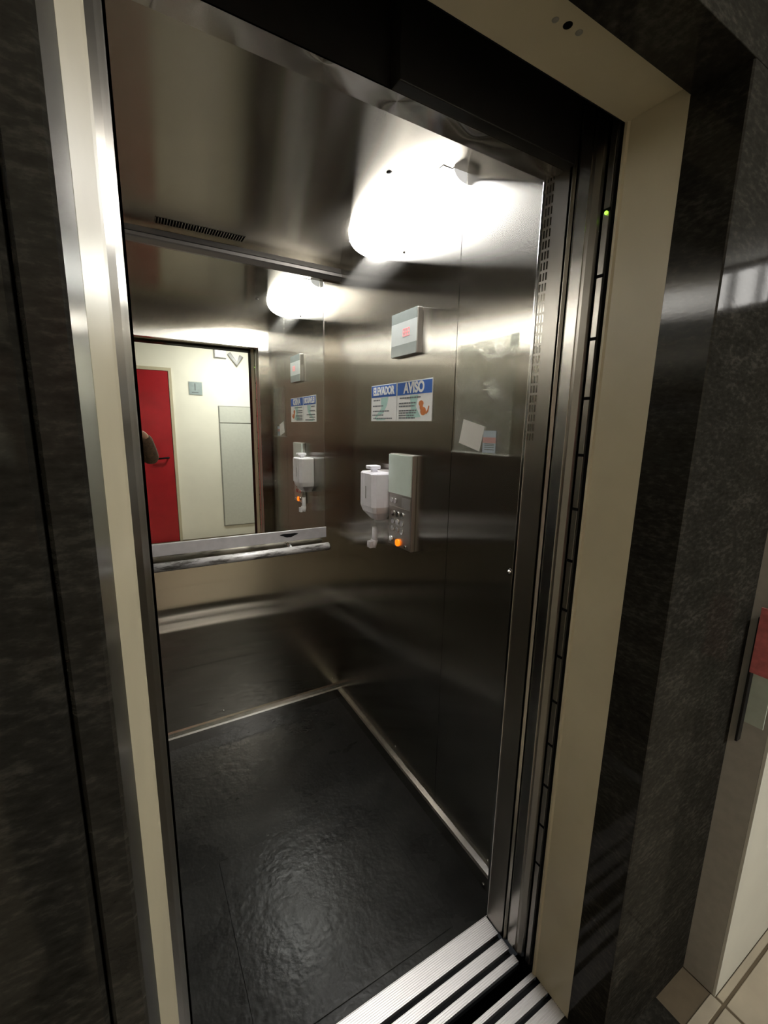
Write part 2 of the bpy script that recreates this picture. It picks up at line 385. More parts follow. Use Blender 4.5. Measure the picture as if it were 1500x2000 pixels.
# ---------------------------------------------------------------- car entrance: jamb, header, doors, sill
jb = struct('trim_2', MB().box(0.935, 0.96, 0.754, YF-0.03, F, 0.62), 'dark_metal')
# jamb face with the column of slots as a perforated plate
def perforated():
    mb = MB(); x0, x1 = 0.9195, 0.922
    ys = [0.754, 0.800]; yy = 0.800
    for k in range(3): ys += [yy+0.0022+k*0.0085, yy+0.0022+k*0.0085+0.0052]
    ys += [YF]
    zs = [F]; n = 27; z0 = -0.028; dz = 0.0243
    for k in range(n): zs += [z0+k*dz, z0+k*dz+0.0185]
    zs += [0.587]
    for i in range(len(ys)-1):
        for j in range(len(zs)-1):
            hole = (i >= 2 and i % 2 == 0 and i < 8 and j % 2 == 1 and j < 2*n)
            if hole: continue
            mb.quad([(x0, ys[i], zs[j]), (x0, ys[i+1], zs[j]), (x0, ys[i+1], zs[j+1]), (x0, ys[i], zs[j+1])])
    bmesh.ops.remove_doubles(mb.bm, verts=mb.bm.verts, dist=1e-6)
    r = bmesh.ops.extrude_face_region(mb.bm, geom=mb.bm.faces[:])
    bmesh.ops.translate(mb.bm, verts=[v for v in r['geom'] if isinstance(v, bmesh.types.BMVert)], vec=(0.0022*S, 0, 0))
    return mb
obj('slotted_plate', perforated(), 'steel_jamb', jb)
obj('slot_backing', MB().box(0.926, 0.928, 0.757, YF-0.002, F, 0.587), 'void', jb)
obj('jamb_nose', MB().prism([(0.9195, 0.752), (0.9195, 0.760), (0.934, 0.760), (0.960, 0.752), (0.960, 0.7465), (0.925, 0.7465)], 'z', F, 0.62), 'steel_jamb', jb)
obj('inner_lip', MB().box(0.9175, 0.921, YF-0.004, YF+0.006, F, 0.587, 0.0012), 'chrome', jb)
struct('trim_3', MB().box(-0.03, 0.020, 0.754, YF-0.031, F, 0.62), 'steel_jamb')
hd = struct('trim_4', MB().box(0.0, 0.96, 0.782, YF-0.045, 0.588, 0.75), 'dark_metal')
obj('operator_bracket', MB().box(0.455, 0.96, 0.750, 0.782, 0.586, 0.74, 0.002), 'dark_metal', hd)
obj('underside_plate', MB().box(0.02, 0.919, 0.776, YF-0.002, 0.5845, 0.5868), 'steel_front', hd)

cd = thing('car_door', 'brushed steel lift car door leaf slid open behind the jamb', 'door', (1.0, 0.715, F))
obj('leaf', MB().prism([(0.925, 0.700), (0.925, 0.740), (0.928, 0.7455), (1.28, 0.7455), (1.28, 0.684), (0.938, 0.684), (0.931, 0.687)], 'z', F+0.006, 0.70), 'steel_jamb', cd)
obj('edge_strip', MB().box(0.9225, 0.926, 0.708, 0.738, F+0.01, 0.69, 0.001), 'steel_trim', cd)
ld = thing('landing_door', 'grey landing door leaf edge with dark screw marks beside the beige frame', 'door', (1.0, 0.665, F))
obj('leaf', MB().box(0.9335, 1.28, 0.656, 0.676, F+0.006, 0.70, 0.003), 'dark_metal', ld)
obj('edge_strip', MB().box(0.931, 0.9345, 0.659, 0.673, F+0.01, 0.69, 0.001), 'steel_jamb', ld)
sw = obj('screw', MB().box(0.9302, 0.9315, 0.6575, 0.6745, -1.24, -1.233), 'void', ld)
for k in range(1, 14): copy_at(sw, (0, 0, 0.131*k), ld)
gl_ = obj('door_indicator', MB().dome((0.9285, 0.664, 0.46), (-1, -0.6, 0), 0.004, 0.005), 'green_led')
tag(gl_, 'tiny green indicator light high on the edge of the landing door', 'light')
# car sill
cs = thing('car_sill', 'wider ribbed aluminium sill at the lift car threshold', 'sill', (0.46, 0.755, F))
def ribbed(y0, y1, x0, x1, n, z0=F-0.012, z1=F+0.001):
    mb = MB(); poly = [(y0, z0), (y0, z1)]; d = (y1-y0)/n
    for k in range(n):
        a = y0+k*d
        poly += [(a+0.15*d, z1), (a+0.3*d, z1-0.0012), (a+0.7*d, z1-0.0012), (a+0.85*d, z1)]
    poly += [(y1, z1), (y1, z0)]
    return mb.prism(poly, 'x', x0, x1)
for a, b, n in ((0.772, 0.831, 11), (0.724, 0.756, 6), (0.685, 0.707, 4)):
    obj('tread', ribbed(a, b, -0.03, 0.917, n), 'aluminium', cs)
obj('groove_base', MB().box(-0.03, 0.916, 0.686, 0.830, F-0.03, F-0.012), 'black', cs)
ls = thing('landing_sill', 'narrower ribbed aluminium sill at the landing side of the gap', 'sill', (0.46, 0.59, F))
for a, b, n in ((0.632, 0.646, 3), (0.588, 0.615, 5), (0.530, 0.574, 8)):
    obj('tread', ribbed(a, b, -0.03, 0.9335, n), 'aluminium', ls)
obj('groove_base', MB().box(-0.03, 0.93, 0.531, 0.645, F-0.03, F-0.012), 'black', ls)

# ---------------------------------------------------------------- shaft behind the frames
sh = struct('wall_shaft', MB().box(-0.5, 1.35, 0.644, 0.648, 0.62, 1.05), 'black')
obj('shaft_top', MB().box(-0.5, 1.35, 0.648, YF-0.045, 1.03, 1.05), 'black', sh)
obj('car_front', MB().box(-0.5, 1.35, 0.783, 0.786, 0.752, 1.03), 'black', sh)
obj('shaft_side', MB().box(1.32, 1.35, 0.648, YF-0.03, F-0.3, 1.03), 'black', sh)
obj('shaft_side', MB().box(-0.5, -0.47, 0.648, YF-0.03, F-0.3, 1.03), 'black', sh)
obj('shaft_pit', MB().box(-0.5, 1.35, 0.645, 0.83, F-0.33, F-0.30), 'black', sh)

# ---------------------------------------------------------------- landing frame (beige enamel) in three pieces
LX0, LX1, LYF, LYB, LZ = -0.0235, 0.934, 0.522, 0.644, 0.618
fr = struct('trim_5', MB().prism([(LX1, LYF), (LX1, LYB-0.010), (LX1-0.004, LYB-0.006), (LX1-0.004, LYB), (LX1+0.04, LYB), (LX1+0.04, LYF)], 'z', F, LZ+0.05), 'beige')
obj('left_post', MB().prism([(LX0, LYF), (-0.006, LYB-0.012), (-0.003, LYB), (-0.06, LYB), (-0.06, LYF)], 'z', F, LZ+0.05), 'beige', fr)
hb = obj('head', MB().box(-0.022, LX1, LYF, LYB, LZ, LZ+0.05, 0.0015), 'beige', fr)
for x, y, r, mt in ((0.620, 0.566, 0.0055, 'panel_dark'), (0.644, 0.562, 0.0075, 'void'), (0.670, 0.561, 0.006, 'panel_dark')):
    obj('bolt_hole', MB().dome((x, y, LZ), (0, 0, -1), r, 0.0015), mt, fr)
obj('strike_post', MB().prism([(-0.004, 0.652), (0.006, 0.676), (0.010, 0.70), (0.014, 0.72), (0.016, 0.745), (-0.05, 0.745), (-0.05, 0.652)], 'z', F, 0.62), 'steel_jamb', fr)

# ---------------------------------------------------------------- granite surround, slab by slab
GY = 0.425
gw = struct('wall_granite', MB().prism([(LX1+0.0005, LYF), (LX1+0.0005, GY+0.003), (LX1+0.003, GY), (1.352, GY), (1.352, LYF)], 'z', F, 0.6015), 'granite')
obj('slab', MB().prism([(-0.0605, LYF), (-0.0605, GY+0.004), (-0.057, GY), (-0.033, GY), (-0.030, GY+0.003), (-0.0237, LYF)], 'z', F, 0.6015), 'granite_polished', gw)
for z0, z1 in ((F, -0.62), (-0.6175, 0.40), (0.4025, 1.10)):
    obj('slab', MB().prism([(-0.0635, LYF), (-0.0635, GY+0.004), (-0.067, GY), (-1.30, GY), (-1.30, LYF)], 'z', z0, z1), 'granite', gw)
obj('slab', MB().box(-0.0605, 1.352, GY-0.0005, LYF, 0.602, 1.10, 0.001), 'granite', gw)
obj('backing', MB().box(-1.30, -0.062, LYF, LYF+0.05, F, 1.10), 'black', gw)
obj('backing', MB().box(0.975, 1.40, LYF+0.001, LYF+0.05, F, 1.10), 'black', gw)
obj('backing', MB().box(-0.062, 0.975, LYF+0.001, LYF+0.05, LZ+0.051, 1.10), 'black', gw)
obj('threshold_slab', MB().box(-0.4, 1.20, 0.352, LYF+0.008, F-0.02, F+0.0005), 'granite', gw)  # dark strip along the floor in front of the frame

# ================================================================ LOBBY
LR, LL, LB, LC = 3.6, -1.30, -2.25, 1.10
struct('wall_return', MB().box(1.352, 1.40, 0.3475, GY, F, LC), 'gray_wall')
struct('wall_side', MB().box(1.352, LR, 0.340, 0.3470, F, LC), 'white_paint')
struct('wall_far', MB().box(LL-0.05, LR+0.05, LB-0.05, LB, F, LC), 'cream')
struct('wall_lobby_left', MB().box(LL-0.05, LL, LB, LYF, F, LC), 'cream')
struct('wall_lobby_right', MB().box(LR, LR+0.05, LB, 0.40, F, LC), 'dark_wall')
struct('ceiling', MB().box(LL-0.05, LR+0.05, LB-0.05, LYF, LC, LC+0.05), 'ceil_paint')
lf = struct('floor', MB().box(LL-0.05, LR+0.05, LB-0.05, LYF, F-0.06, F-0.004), 'grout')
T = 0.485; gx, gy = 1.355, 0.318; gap = 0.004
xs = [gx+k*T for k in range(-6, 6)]; ysl = [gy-k*T for k in range(-1, 6)]
shared = {}
for i in range(len(xs)-1):
    for j in range(len(ysl)-1):
        x0, x1 = max(xs[i]+gap, LL), min(xs[i+1]-gap, LR); y1, y0 = min(ysl[j]-gap, LYF), max(ysl[j+1]+gap, LB)
        if j == 0:
            if x0 >= 1.35: y1 = min(y1, 0.339)
            elif x0 < 1.2: y1 = 0.351
            else: y1 = GY
        if x1-x0 < 0.02 or y1-y0 < 0.015: continue
        key = (round(x1-x0, 4), round(y1-y0, 4))
        if key in shared:
            o0, q = shared[key]; c = o0.copy(); link(c, lf); c.location = o0.location+Vector((x0-q[0], y0-q[1], 0))*S
        else: shared[key] = (obj('tile', MB().box(x0, x1, y0, y1, F-0.008, F, 0.0015, 1), 'tile', lf), (x0, y0))

# lobby lamps
ll = thing('ceiling_lamp', 'round white lamp on the lobby ceiling behind the viewer', 'lamp', (1.25, -1.35, LC))
obj('base', MB().tube([(1.25, -1.35, LC), (1.25, -1.35, LC-0.03)], 0.19, 32), 'white_plastic', ll)
obj('diffuser', MB().dome((1.25, -1.35, LC-0.03), (0, 0, -1), 0.18, 0.07, 32, 6), 'lobby_lamp', ll)
wn = struct('window_1', MB().box(LR-0.012, LR+0.002, -0.86, -0.34, 0.80, 0.835), 'white_plastic')
obj('frame', MB().box(LR-0.012, LR+0.002, -0.86, -0.34, 1.055, 1.085), 'white_plastic', wn)
for y0, y1 in ((-0.86, -0.815), (-0.738, -0.690), (-0.575, -0.535), (-0.395, -0.34)):
    obj('mullion', MB().box(LR-0.012, LR+0.002, y0, y1, 0.835, 1.055), 'dark_metal', wn)
for y0, y1 in ((-0.815, -0.738), (-0.690, -0.575), (-0.535, -0.395)):
    obj('pane', MB().box(LR-0.006, LR-0.002, y0, y1, 0.835, 1.055), 'cell', wn)

# red door with frame, on the far wall (seen in the mirror)
rd = struct('door_1', MB().box(-0.40, 0.505, LB, LB+0.02, F, 0.685, 0.002), 'red_door', 'red door on the cream lobby wall, seen in the mirror')
obj('frame', MB().box(0.509, 0.545, LB, LB+0.03, F, 0.73), 'beige', rd)
obj('frame', MB().box(-0.445, -0.404, LB, LB+0.03, F, 0.73), 'beige', rd)
obj('frame', MB().box(-0.404, 0.509, LB, LB+0.03, 0.689, 0.73), 'beige', rd)
dh = obj('handle', MB().tube([(0.44, LB+0.02, -0.445), (0.44, LB+0.07, -0.445), (0.43, LB+0.075, -0.445), (0.30, LB+0.07, -0.455)], 0.012, 12), 'black', rd)
# number plaque
pq = thing('floor_plaque', 'square grey floor number plaque reading 1 on the cream wall beside the red door', 'plaque', (0.835, LB, 0.40))
obj('plate', MB().box(0.755, 0.918, LB+0.001, LB+0.012, 0.405, 0.57, 0.002), 'plaque', pq)
obj('border', MB().box(0.747, 0.926, LB, LB+0.006, 0.397, 0.578), 'panel_paint', pq)
text('numeral', '1', 0.13, (0.83, LB+0.0125, 0.50), '+y', 'print', pq, bold=0.002)
obj('word_line', MB().box(0.785, 0.87, LB+0.011, LB+0.0128, 0.425, 0.44), 'print', pq)
# service cabinet in the far wall
cb = thing('wall_cabinet', 'tall pale grey service cabinet with two doors set in the cream wall', 'cabinet', (1.43, LB, -1.455))
obj('frame', MB().box(1.115, 1.745, LB, LB+0.012, -1.465, 0.27, 0.002), 'panel_dark', cb)
obj('upper_door', MB().box(1.128, 1.732, LB+0.010, LB+0.022, 0.037, 0.258, 0.002), 'panel_paint', cb)
obj('lower_door', MB().box(1.128, 1.732, LB+0.010, LB+0.022, -1.453, 0.025, 0.002), 'panel_paint', cb)
# emergency light
el = thing('emergency_light', 'white emergency light box with a bent spot arm high on the cream wall', 'lamp', (1.3, LB, 0.78))
obj('box', MB().box(1.10, 1.25, LB, LB+0.07, 0.915, 1.06, 0.008), 'white_plastic', el)
obj('box_edge', MB().box(1.092, 1.258, LB, LB+0.02, 0.905, 1.07, 0.004), 'grey_plastic', el)
obj('arm', MB().tube([(1.29, LB+0.03, 0.985), (1.39, LB+0.05, 0.845), (1.455, LB+0.03, 0.955)], 0.028, 12), 'grey_plastic', el)

# card holder on the grey return
ch = thing('card_holder', 'dark wall holder with a red card over a pale green card on grey return', 'holder', (1.345, 0.405, -0.83))
obj('back_rail', MB().box(1.330, 1.351, 0.398, 0.404, -0.80, -0.45, 0.001), 'dark_metal', ch)
obj('red_card', MB().box(1.322, 1.3245, 0.345, 0.399, -0.595, -0.42, 0.0008), 'red_plastic', ch)
obj('pale_card', MB().box(1.329, 1.332, 0.352, 0.392, -0.735, -0.597, 0.0008), 'pale_green', ch)

# ================================================================ FITTINGS ON THE RIGHT WALL
# floor display (box face stands 2.5 cm proud)
k = 0.972
def dv(y, z): return (y*k, z*k)      # wall-plane reading -> reading on the proud face
dd = thing('floor_display', 'upper glass-fronted floor display with faint red digits on the right wall', 'display', (XR, 1.535, 0.28))
y0, y1 = 1.483*k, 1.670*k; z0, z1 = 0.287*k, 0.456*k; fx = XR*k
obj('housing', MB().box(fx+0.0025, XR, y0-0.001, y1+0.001, z0-0.001, z1+0.001, 0.003), 'steel_cop', dd)
obj('glass_top', MB().box(fx, fx+0.003, y0, y1, 0.416*k, z1, 0.0006), 'grey_glass', dd)
gm = obj('glass_middle', MB().box(fx, fx+0.003, y0, y1, 0.3305*k, 0.416*k), 'pale_glass', dd)
obj('glass_bottom', MB().box(fx, fx+0.003, y0, y1, z0, 0.3305*k, 0.0006), 'grey_glass', dd)
# three dim seven-segment digits, blurred to "8"-like blocks in the photograph
for q, yy in enumerate((1.573*k, 1.556*k, 1.539*k)):
    mb = MB(); zc = 0.374*k
    for (a, b, c, d) in ((-.006, .006, .012, .015), (-.006, .006, -.0015, .0015), (-.006, .006, -.015, -.012), (-.008, -.005, .001, .013), (.005, .008, .001, .013), (-.008, -.005, -.013, -.001), (.005, .008, -.013, -.001)):
        mb.box(fx-0.0006, fx+0.0004, yy+a, yy+b, zc+c, zc+d)
    obj('digit', mb, 'red_led', dd)

# car operating panel
cp = thing('control_panel', 'steel lift control panel with mint glass screen and orange lit button', 'control panel', (XR, 1.53, -0.52))
kc = 0.978; fx = XR*kc
y0, y1 = 1.479*kc, 1.664*kc; z0, z1 = -0.524*kc, -0.114*kc
obj('body', MB().box(fx+0.002, XR, y0, y1, z0, z1, 0.003), 'steel_cop', cp)
obj('screen_glass', MB().box(fx-0.003, fx+0.003, y0+0.006, y1+0.001, -0.287*kc, z1-0.003, 0.0012), 'mint_glass', cp)
obj('keypad_plate', MB().box(fx+0.0005, fx+0.003, y0+0.010, y1-0.008, -0.515*kc, -0.345*kc, 0.0006), 'steel_cop', cp)
obj('label_plate', MB().box(fx+0.0005, fx+0.003, y0+0.012, y0+0.075, -0.342*kc, -0.298*kc, 0.0005), 'aluminium', cp)
for r in range(3):
    for c in range(3):
        bt = obj('button', MB().tube([(fx+0.001, 1.535+0.036*(c-0.6), -0.368-r*0.034), (fx-0.004, 1.535+0.036*(c-0.6), -0.368-r*0.034)], 0.0125, 18), 'chrome', cp)
for c in (0, 1):
    obj('button', MB().tube([(fx+0.001, 1.598-0.028*c, -0.312), (fx-0.004, 1.598-0.028*c, -0.312)], 0.011, 18), 'chrome', cp)
ob = obj('alarm_button', MB().tube([(fx+0.001, 1.575*kc, -0.491), (fx-0.007, 1.575*kc, -0.491)], 0.0155, 24), 'orange_lit', cp); ob['label'] = 'glowing orange button'
obj('key_switch', MB().tube([(fx+0.001, 1.625*kc, -0.482), (fx-0.010, 1.625*kc, -0.482)], 0.012, 18), 'chrome', cp)
obj('key_switch', MB().tube([(fx+0.001, 1.517*kc, -0.498), (fx-0.004, 1.517*kc, -0.498)], 0.006, 14), 'chrome', cp)

# hand sanitiser dispenser
ds = thing('soap_dispenser', 'white plastic gel dispenser with tapered bottom left of the control panel', 'dispenser', (XR, 1.708, -0.56))
dx = 0.092                                             # how far it stands off the wall
def body_ring(z, w, d, cy_):
    return [(XR-0.002, cy_+w), (XR-0.45*d, cy_+w), (XR-0.86*d, cy_+0.93*w), (XR-d, cy_+0.72*w), (XR-d, cy_-0.72*w), (XR-0.86*d, cy_-0.93*w), (XR-0.45*d, cy_-w), (XR-0.002, cy_-w)], z
def loft(rings, mb=None):
    mb = mb or MB(); R_ = []
    for pl, z in rings: R_.append([mb.bm.verts.new(W((x, y, z))) for x, y in pl])
    for a, b in zip(R_, R_[1:]):
        n = len(a)
        for i in range(n): mb.bm.faces.new([a[i], a[(i+1) % n], b[(i+1) % n], b[i]])
    mb.bm.faces.new(R_[0][::-1]); mb.bm.faces.new(R_[-1]); return mb
dcy = 1.708
obj('body', loft([body_ring(-0.200, 0.072, dx*0.96, dcy), body_ring(-0.206, 0.076, dx, dcy), body_ring(-0.352, 0.076, dx, dcy), body_ring(-0.380, 0.066, dx*0.9, dcy), body_ring(-0.412, 0.034, dx*0.62, dcy), body_ring(-0.418, 0.030, dx*0.55, dcy)]), 'white_plastic', ds)
obj('front_rib', MB().box(XR-dx-0.003, XR-dx+0.002, dcy+0.018, dcy+0.024, -0.352, -0.206, 0.0008), 'white_plastic', ds)
obj('front_rib', MB().box(XR-dx-0.003, XR-dx+0.002, dcy-0.054, dcy-0.046, -0.352, -0.206, 0.0008), 'white_plastic', ds)
obj('level_window', MB().box(XR-dx-0.0012, XR-dx+0.001, dcy+0.000, dcy+0.008, -0.318, -0.262), 'grey_plastic', ds)
obj('lid_tab', MB().box(XR-0.085, XR-0.03, dcy-0.022, dcy+0.022, -0.186, -0.170, 0.004), 'white_plastic', ds)
obj('lid_neck', MB().box(XR-0.065, XR-0.04, dcy-0.010, dcy+0.010, -0.205, -0.180, 0.002), 'white_plastic', ds)
obj('tube', MB().tube([(XR-0.045, dcy, -0.414), (XR-0.045, dcy, -0.47)], 0.010, 14), 'film', ds)
obj('nozzle', MB().tube([(XR-0.045, dcy, -0.455), (XR-0.045, dcy, -0.50), (XR-0.046, dcy, -0.53)], [0.012, 0.013, 0.014], 14), 'white_plastic', ds)
obj('press_knob', MB().tube([(XR-0.046, dcy, -0.515), (XR-0.055, dcy+0.004, -0.548)], [0.017, 0.018], 12), 'white_plastic', ds)
for q in range(4):
    obj('knob_ridge', MB().box(XR-0.076, XR-0.06, dcy-0.012+0.008*q, dcy-0.008+0.008*q, -0.550, -0.520, 0.001), 'white_plastic', ds)

# two notices
def notice(name, label, ya, yb, title, sx, lines, size):
    t = thing(name, label, 'sign', (XR, (ya+yb)/2, 0.024), 'notices on the right wall')
    obj('board', MB().box(XR-0.003, XR, yb, ya, 0.024, 0.1825, 0.0005), 'sign_white', t)
    obj('title_band', MB().box(XR-0.0036, XR-0.0028, yb+0.003, ya-0.003, 0.129, 0.1785), 'sign_blue', t)
    text('title', title, size, (XR-0.0040, (ya+yb)/2, 0.1535), '-x', 'sign_white', t, sx, bold=0.0022)
    mb = MB()
    for z, a, b in lines:
        y = ya-0.012-a
        while y > ya-0.012-b:
            w = random.uniform(0.008, 0.022); e = max(y-w, ya-0.012-b)
            mb.box(XR-0.0036, XR-0.0029, e, y, z-0.0028, z+0.0028); y = e-0.0025
    obj('print_lines', mb, 'print', t)['kind'] = 'stuff'
    return t
sg = notice('notice_sign', 'left notice headed ELEVADOR in white on blue with print lines', 1.834, 1.613, 'ELEVADOR', 0.80,
    [(0.116, 0.01, 0.07), (0.091, 0.005, 0.10), (0.068, 0.005, 0.15), (0.051, 0.0, 0.10), (0.0425, 0.0, 0.0), (0.036, 0.01, 0.175)], 0.046)
obj('teal_mark', MB().prism([(1.745, 0.125), (1.68, 0.128), (1.69, 0.095), (1.72, 0.06), (1.79, 0.04), (1.72, 0.038), (1.70, 0.03), (1.78, 0.028), (1.80, 0.04), (1.74, 0.08)], 'x', XR-0.0033, XR-0.0029), 'sign_teal', sg)
sg = notice('notice_sign', 'right notice headed AVISO in white on blue with orange animal drawing', 1.608, 1.359, 'AVISO', 0.92,
    [(0.117, 0.01, 0.16), (0.096, 0.005, 0.13), (0.084, 0.005, 0.12), (0.066, 0.005, 0.135), (0.057, 0.005, 0.135), (0.047, 0.005, 0.12), (0.037, 0.005, 0.125)], 0.056)
obj('teal_mark', MB().prism([(1.51, 0.125), (1.45, 0.125), (1.465, 0.08), (1.43, 0.04), (1.53, 0.034), (1.54, 0.05), (1.50, 0.07)], 'x', XR-0.0033, XR-0.0029), 'sign_teal', sg)
mb = MB()
def blob(cy_, cz, ry, rz, n=16): return [(cy_+ry*math.cos(2*math.pi*i/n), cz+rz*math.sin(2*math.pi*i/n)) for i in range(n)]
mb.prism(blob(1.415, 0.062, 0.019, 0.016), 'x', XR-0.0037, XR-0.003)
mb.prism(blob(1.428, 0.078, 0.011, 0.013), 'x', XR-0.0038, XR-0.003)
mb.prism(blob(1.430, 0.092, 0.016, 0.011), 'x', XR-0.0039, XR-0.003)
mb.prism([(1.400, 0.055), (1.388, 0.066), (1.380, 0.082), (1.376, 0.080), (1.382, 0.060), (1.396, 0.050)], 'x', XR-0.0037, XR-0.003)
obj('animal_drawing', mb, 'orange_print', sg)

# clear pocket with two papers in it
def film(u, v):
    y = 1.218-0.262*u; z = -0.079+0.352*v
    bul = 0.010*math.sin(math.pi*u)*(1-v)+0.004*math.sin(9*u+5*v)*v*v+0.003*math.sin(14*v+3*u)*v
    curl = 0.012*max(0, v-0.8)*5*max(0, 0.35-u)
    return (XR-0.004-max(0.0, bul)-curl, y, z)
pk = thing('document_pocket', 'wrinkled clear plastic pocket fixed to the right wall near the door', 'pocket', (XR, 1.09, -0.08))
obj('sheet', MB().grid(film, 26, 30), 'film', pk)
obj('bottom_seam', MB().box(XR-0.016, XR-0.001, 0.956, 1.218, -0.082, -0.078, 0.001), 'film', pk)
obj('corner_tape', MB().box(XR-0.002, XR-0.0005, 0.955, 0.985, 0.235, 0.275), 'film', pk)
def tilted(name, cy_, cz, w, h, ang, x, material, lab, cat):
    c, s_ = math.cos(ang), math.sin(ang)
    pl = [(cy_+a*c-b*s_, cz+a*s_+b*c) for a, b in ((-w/2, -h/2), (w/2, -h/2), (w/2, h/2), (-w/2, h/2))]
    o = obj(name, MB().prism(pl, 'x', x-0.0007, x), material); return tag(o, lab, cat)
tilted('paper_card', 1.132, -0.022, 0.108, 0.082, math.radians(13), XR-0.0018, 'paper', 'blank white card tilted in the bottom of the clear pocket', 'card')
lt = thing('leaflet', 'small blue and pink leaflet in clear pocket beside the white card', 'leaflet', (XR, 1.045, -0.077))
obj('sheet', MB().box(XR-0.0014, XR-0.0008, 1.018, 1.076, -0.076, -0.006), 'paper_blue', lt)
obj('pink_stripe', MB().box(XR-0.0016, XR-0.0012, 1.018, 1.076, -0.045, -0.027), 'paper_red', lt)
mb = MB()
for z in (-0.049, -0.054, -0.060, -0.067): mb.box(XR-0.0016, XR-0.0013, 1.024, 1.068, z, z+0.0025)
obj('print_lines', mb, 'print', lt)['kind'] = 'stuff'
wb = thing('wall_bolt', 'single small shiny bolt in the right wall below the clear pocket', 'bolt', (XR, 0.921, -0.438))
obj('head', MB().dome((XR, 0.921, -0.438), (-1, 0, 0), 0.008, 0.008), 'chrome', wb)
obj('washer', MB().tube([(XR, 0.921, -0.438), (XR-0.0015, 0.921, -0.438)], 0.011, 16), 'steel_trim', wb)

# ================================================================ THE PHOTOGRAPHER (reflected at the left edge of the mirror)
def skinned(name, verts, edges, radii, material, parent, root=0, sub=2):
    o0 = origin_of(parent)
    me = bpy.data.meshes.new(name); me.from_pydata([W(v)-o0 for v in verts], edges, [])
    o = bpy.data.objects.new(name, me); link(o, parent); me.materials.append(M[material])
    md = o.modifiers.new('skin', 'SKIN'); md.use_smooth_shade = True
    lay = me.skin_vertices[0].data
    for d, rr in zip(lay, radii):
        rr = rr if isinstance(rr, tuple) else (rr, rr); d.radius = rr; d.use_root = False
    lay[root].use_root = True
    sb = o.modifiers.new('sub', 'SUBSURF'); sb.levels = sb.render_levels = sub
    return o
px, py = -0.17, -0.47
pe = thing('person', 'person in a brown knit sleeve holding up a phone, reflected at the mirror edge', 'person', (px, py, F))
J = dict(pelvis=(px, py, -0.70), belly=(px, py, -0.52), chest=(px, py+0.01, -0.28), neck=(px, py+0.02, -0.10), jaw=(px, py+0.045, -0.01), skull=(px, py+0.035, 0.09), crown=(px, py+0.03, 0.165),
    shr=(px+0.17, py+0.03, -0.17), elr=(0.185, -0.27, -0.34), wrr=(0.125, -0.065, -0.105), par=(0.080, -0.035, -0.075),
    shl=(px-0.17, py+0.03, -0.17), ell=(-0.36, -0.30, -0.38), wrl=(-0.165, -0.10, -0.19), pal=(-0.115, -0.05, -0.13),
    hr=(px+0.09, py, -0.76), kr=(px+0.10, py+0.02, -1.16), ar=(px+0.10, py-0.01, -1.54), tr=(px+0.11, py+0.14, -1.585),
    hl=(px-0.09, py, -0.76), kl=(px-0.10, py+0.03, -1.16), al=(px-0.10, py+0.0, -1.54), tl=(px-0.12, py+0.15, -1.585))
names = list(J); ix = {n: i for i, n in enumerate(names)}
E_ = [('pelvis', 'belly'), ('belly', 'chest'), ('chest', 'neck'), ('neck', 'jaw'), ('jaw', 'skull'), ('skull', 'crown'), ('chest', 'shr'), ('shr', 'elr'), ('elr', 'wrr'), ('wrr', 'par'), ('chest', 'shl'), ('shl', 'ell'), ('ell', 'wrl'), ('wrl', 'pal'), ('pelvis', 'hr'), ('hr', 'kr'), ('kr', 'ar'), ('ar', 'tr'), ('pelvis', 'hl'), ('hl', 'kl'), ('kl', 'al'), ('al', 'tl')]
Rr = dict(pelvis=(0.13, 0.10), belly=(0.12, 0.095), chest=(0.13, 0.10), neck=0.05, jaw=0.066, skull=0.086, crown=0.055, shr=0.055, elr=0.042, wrr=0.026, par=(0.034, 0.018), shl=0.055, ell=0.042, wrl=0.026, pal=(0.034, 0.018), hr=0.085, kr=0.058, ar=0.04, tr=(0.038, 0.02), hl=0.085, kl=0.058, al=0.04, tl=(0.038, 0.02))
body = skinned('body', [J[n] for n in names], [(ix[a], ix[b]) for a, b in E_], [Rr[n] for n in names], 'skin', pe)
def cover(name, chain, grow, material):
    ns = []
    for a, b in chain:
        for n in (a, b):
            if n not in ns: ns.append(n)
    q = {n: i for i, n in enumerate(ns)}
    rad = [tuple(v+grow for v in Rr[n]) if isinstance(Rr[n], tuple) else Rr[n]+grow for n in ns]
    return skinned(name, [J[n] for n in ns], [(q[a], q[b]) for a, b in chain], rad, material, pe)
cover('sweater', [('pelvis', 'belly'), ('belly', 'chest'), ('chest', 'shr'), ('shr', 'elr'), ('elr', 'wrr'), ('chest', 'shl'), ('shl', 'ell'), ('ell', 'wrl')], 0.022, 'sleeve')
cover('trousers', [('pelvis', 'hr'), ('hr', 'kr'), ('kr', 'ar'), ('pelvis', 'hl'), ('hl', 'kl'), ('kl', 'al'), ('pelvis', 'belly')], 0.012, 'denim')
cover('shoe', [('ar', 'tr')], 0.022, 'black'); cover('shoe', [('al', 'tl')], 0.022, 'black')
hx, hy, hz = px, py+0.035, 0.075
def hairf(u, v):
    th = 2*math.pi*u; ph = math.radians(-25+115*v); fr_ = 0.5+0.5*math.cos(th-math.pi/2)
    lo = math.radians(-42+82*fr_); ph = lo+(math.pi/2-lo)*v
    return (hx+0.098*math.cos(ph)*math.cos(th), hy-0.010+0.104*math.cos(ph)*math.sin(th), hz+0.012+0.112*math.sin(ph))
obj('hair', MB().grid(hairf, 24, 10), 'hair', body)
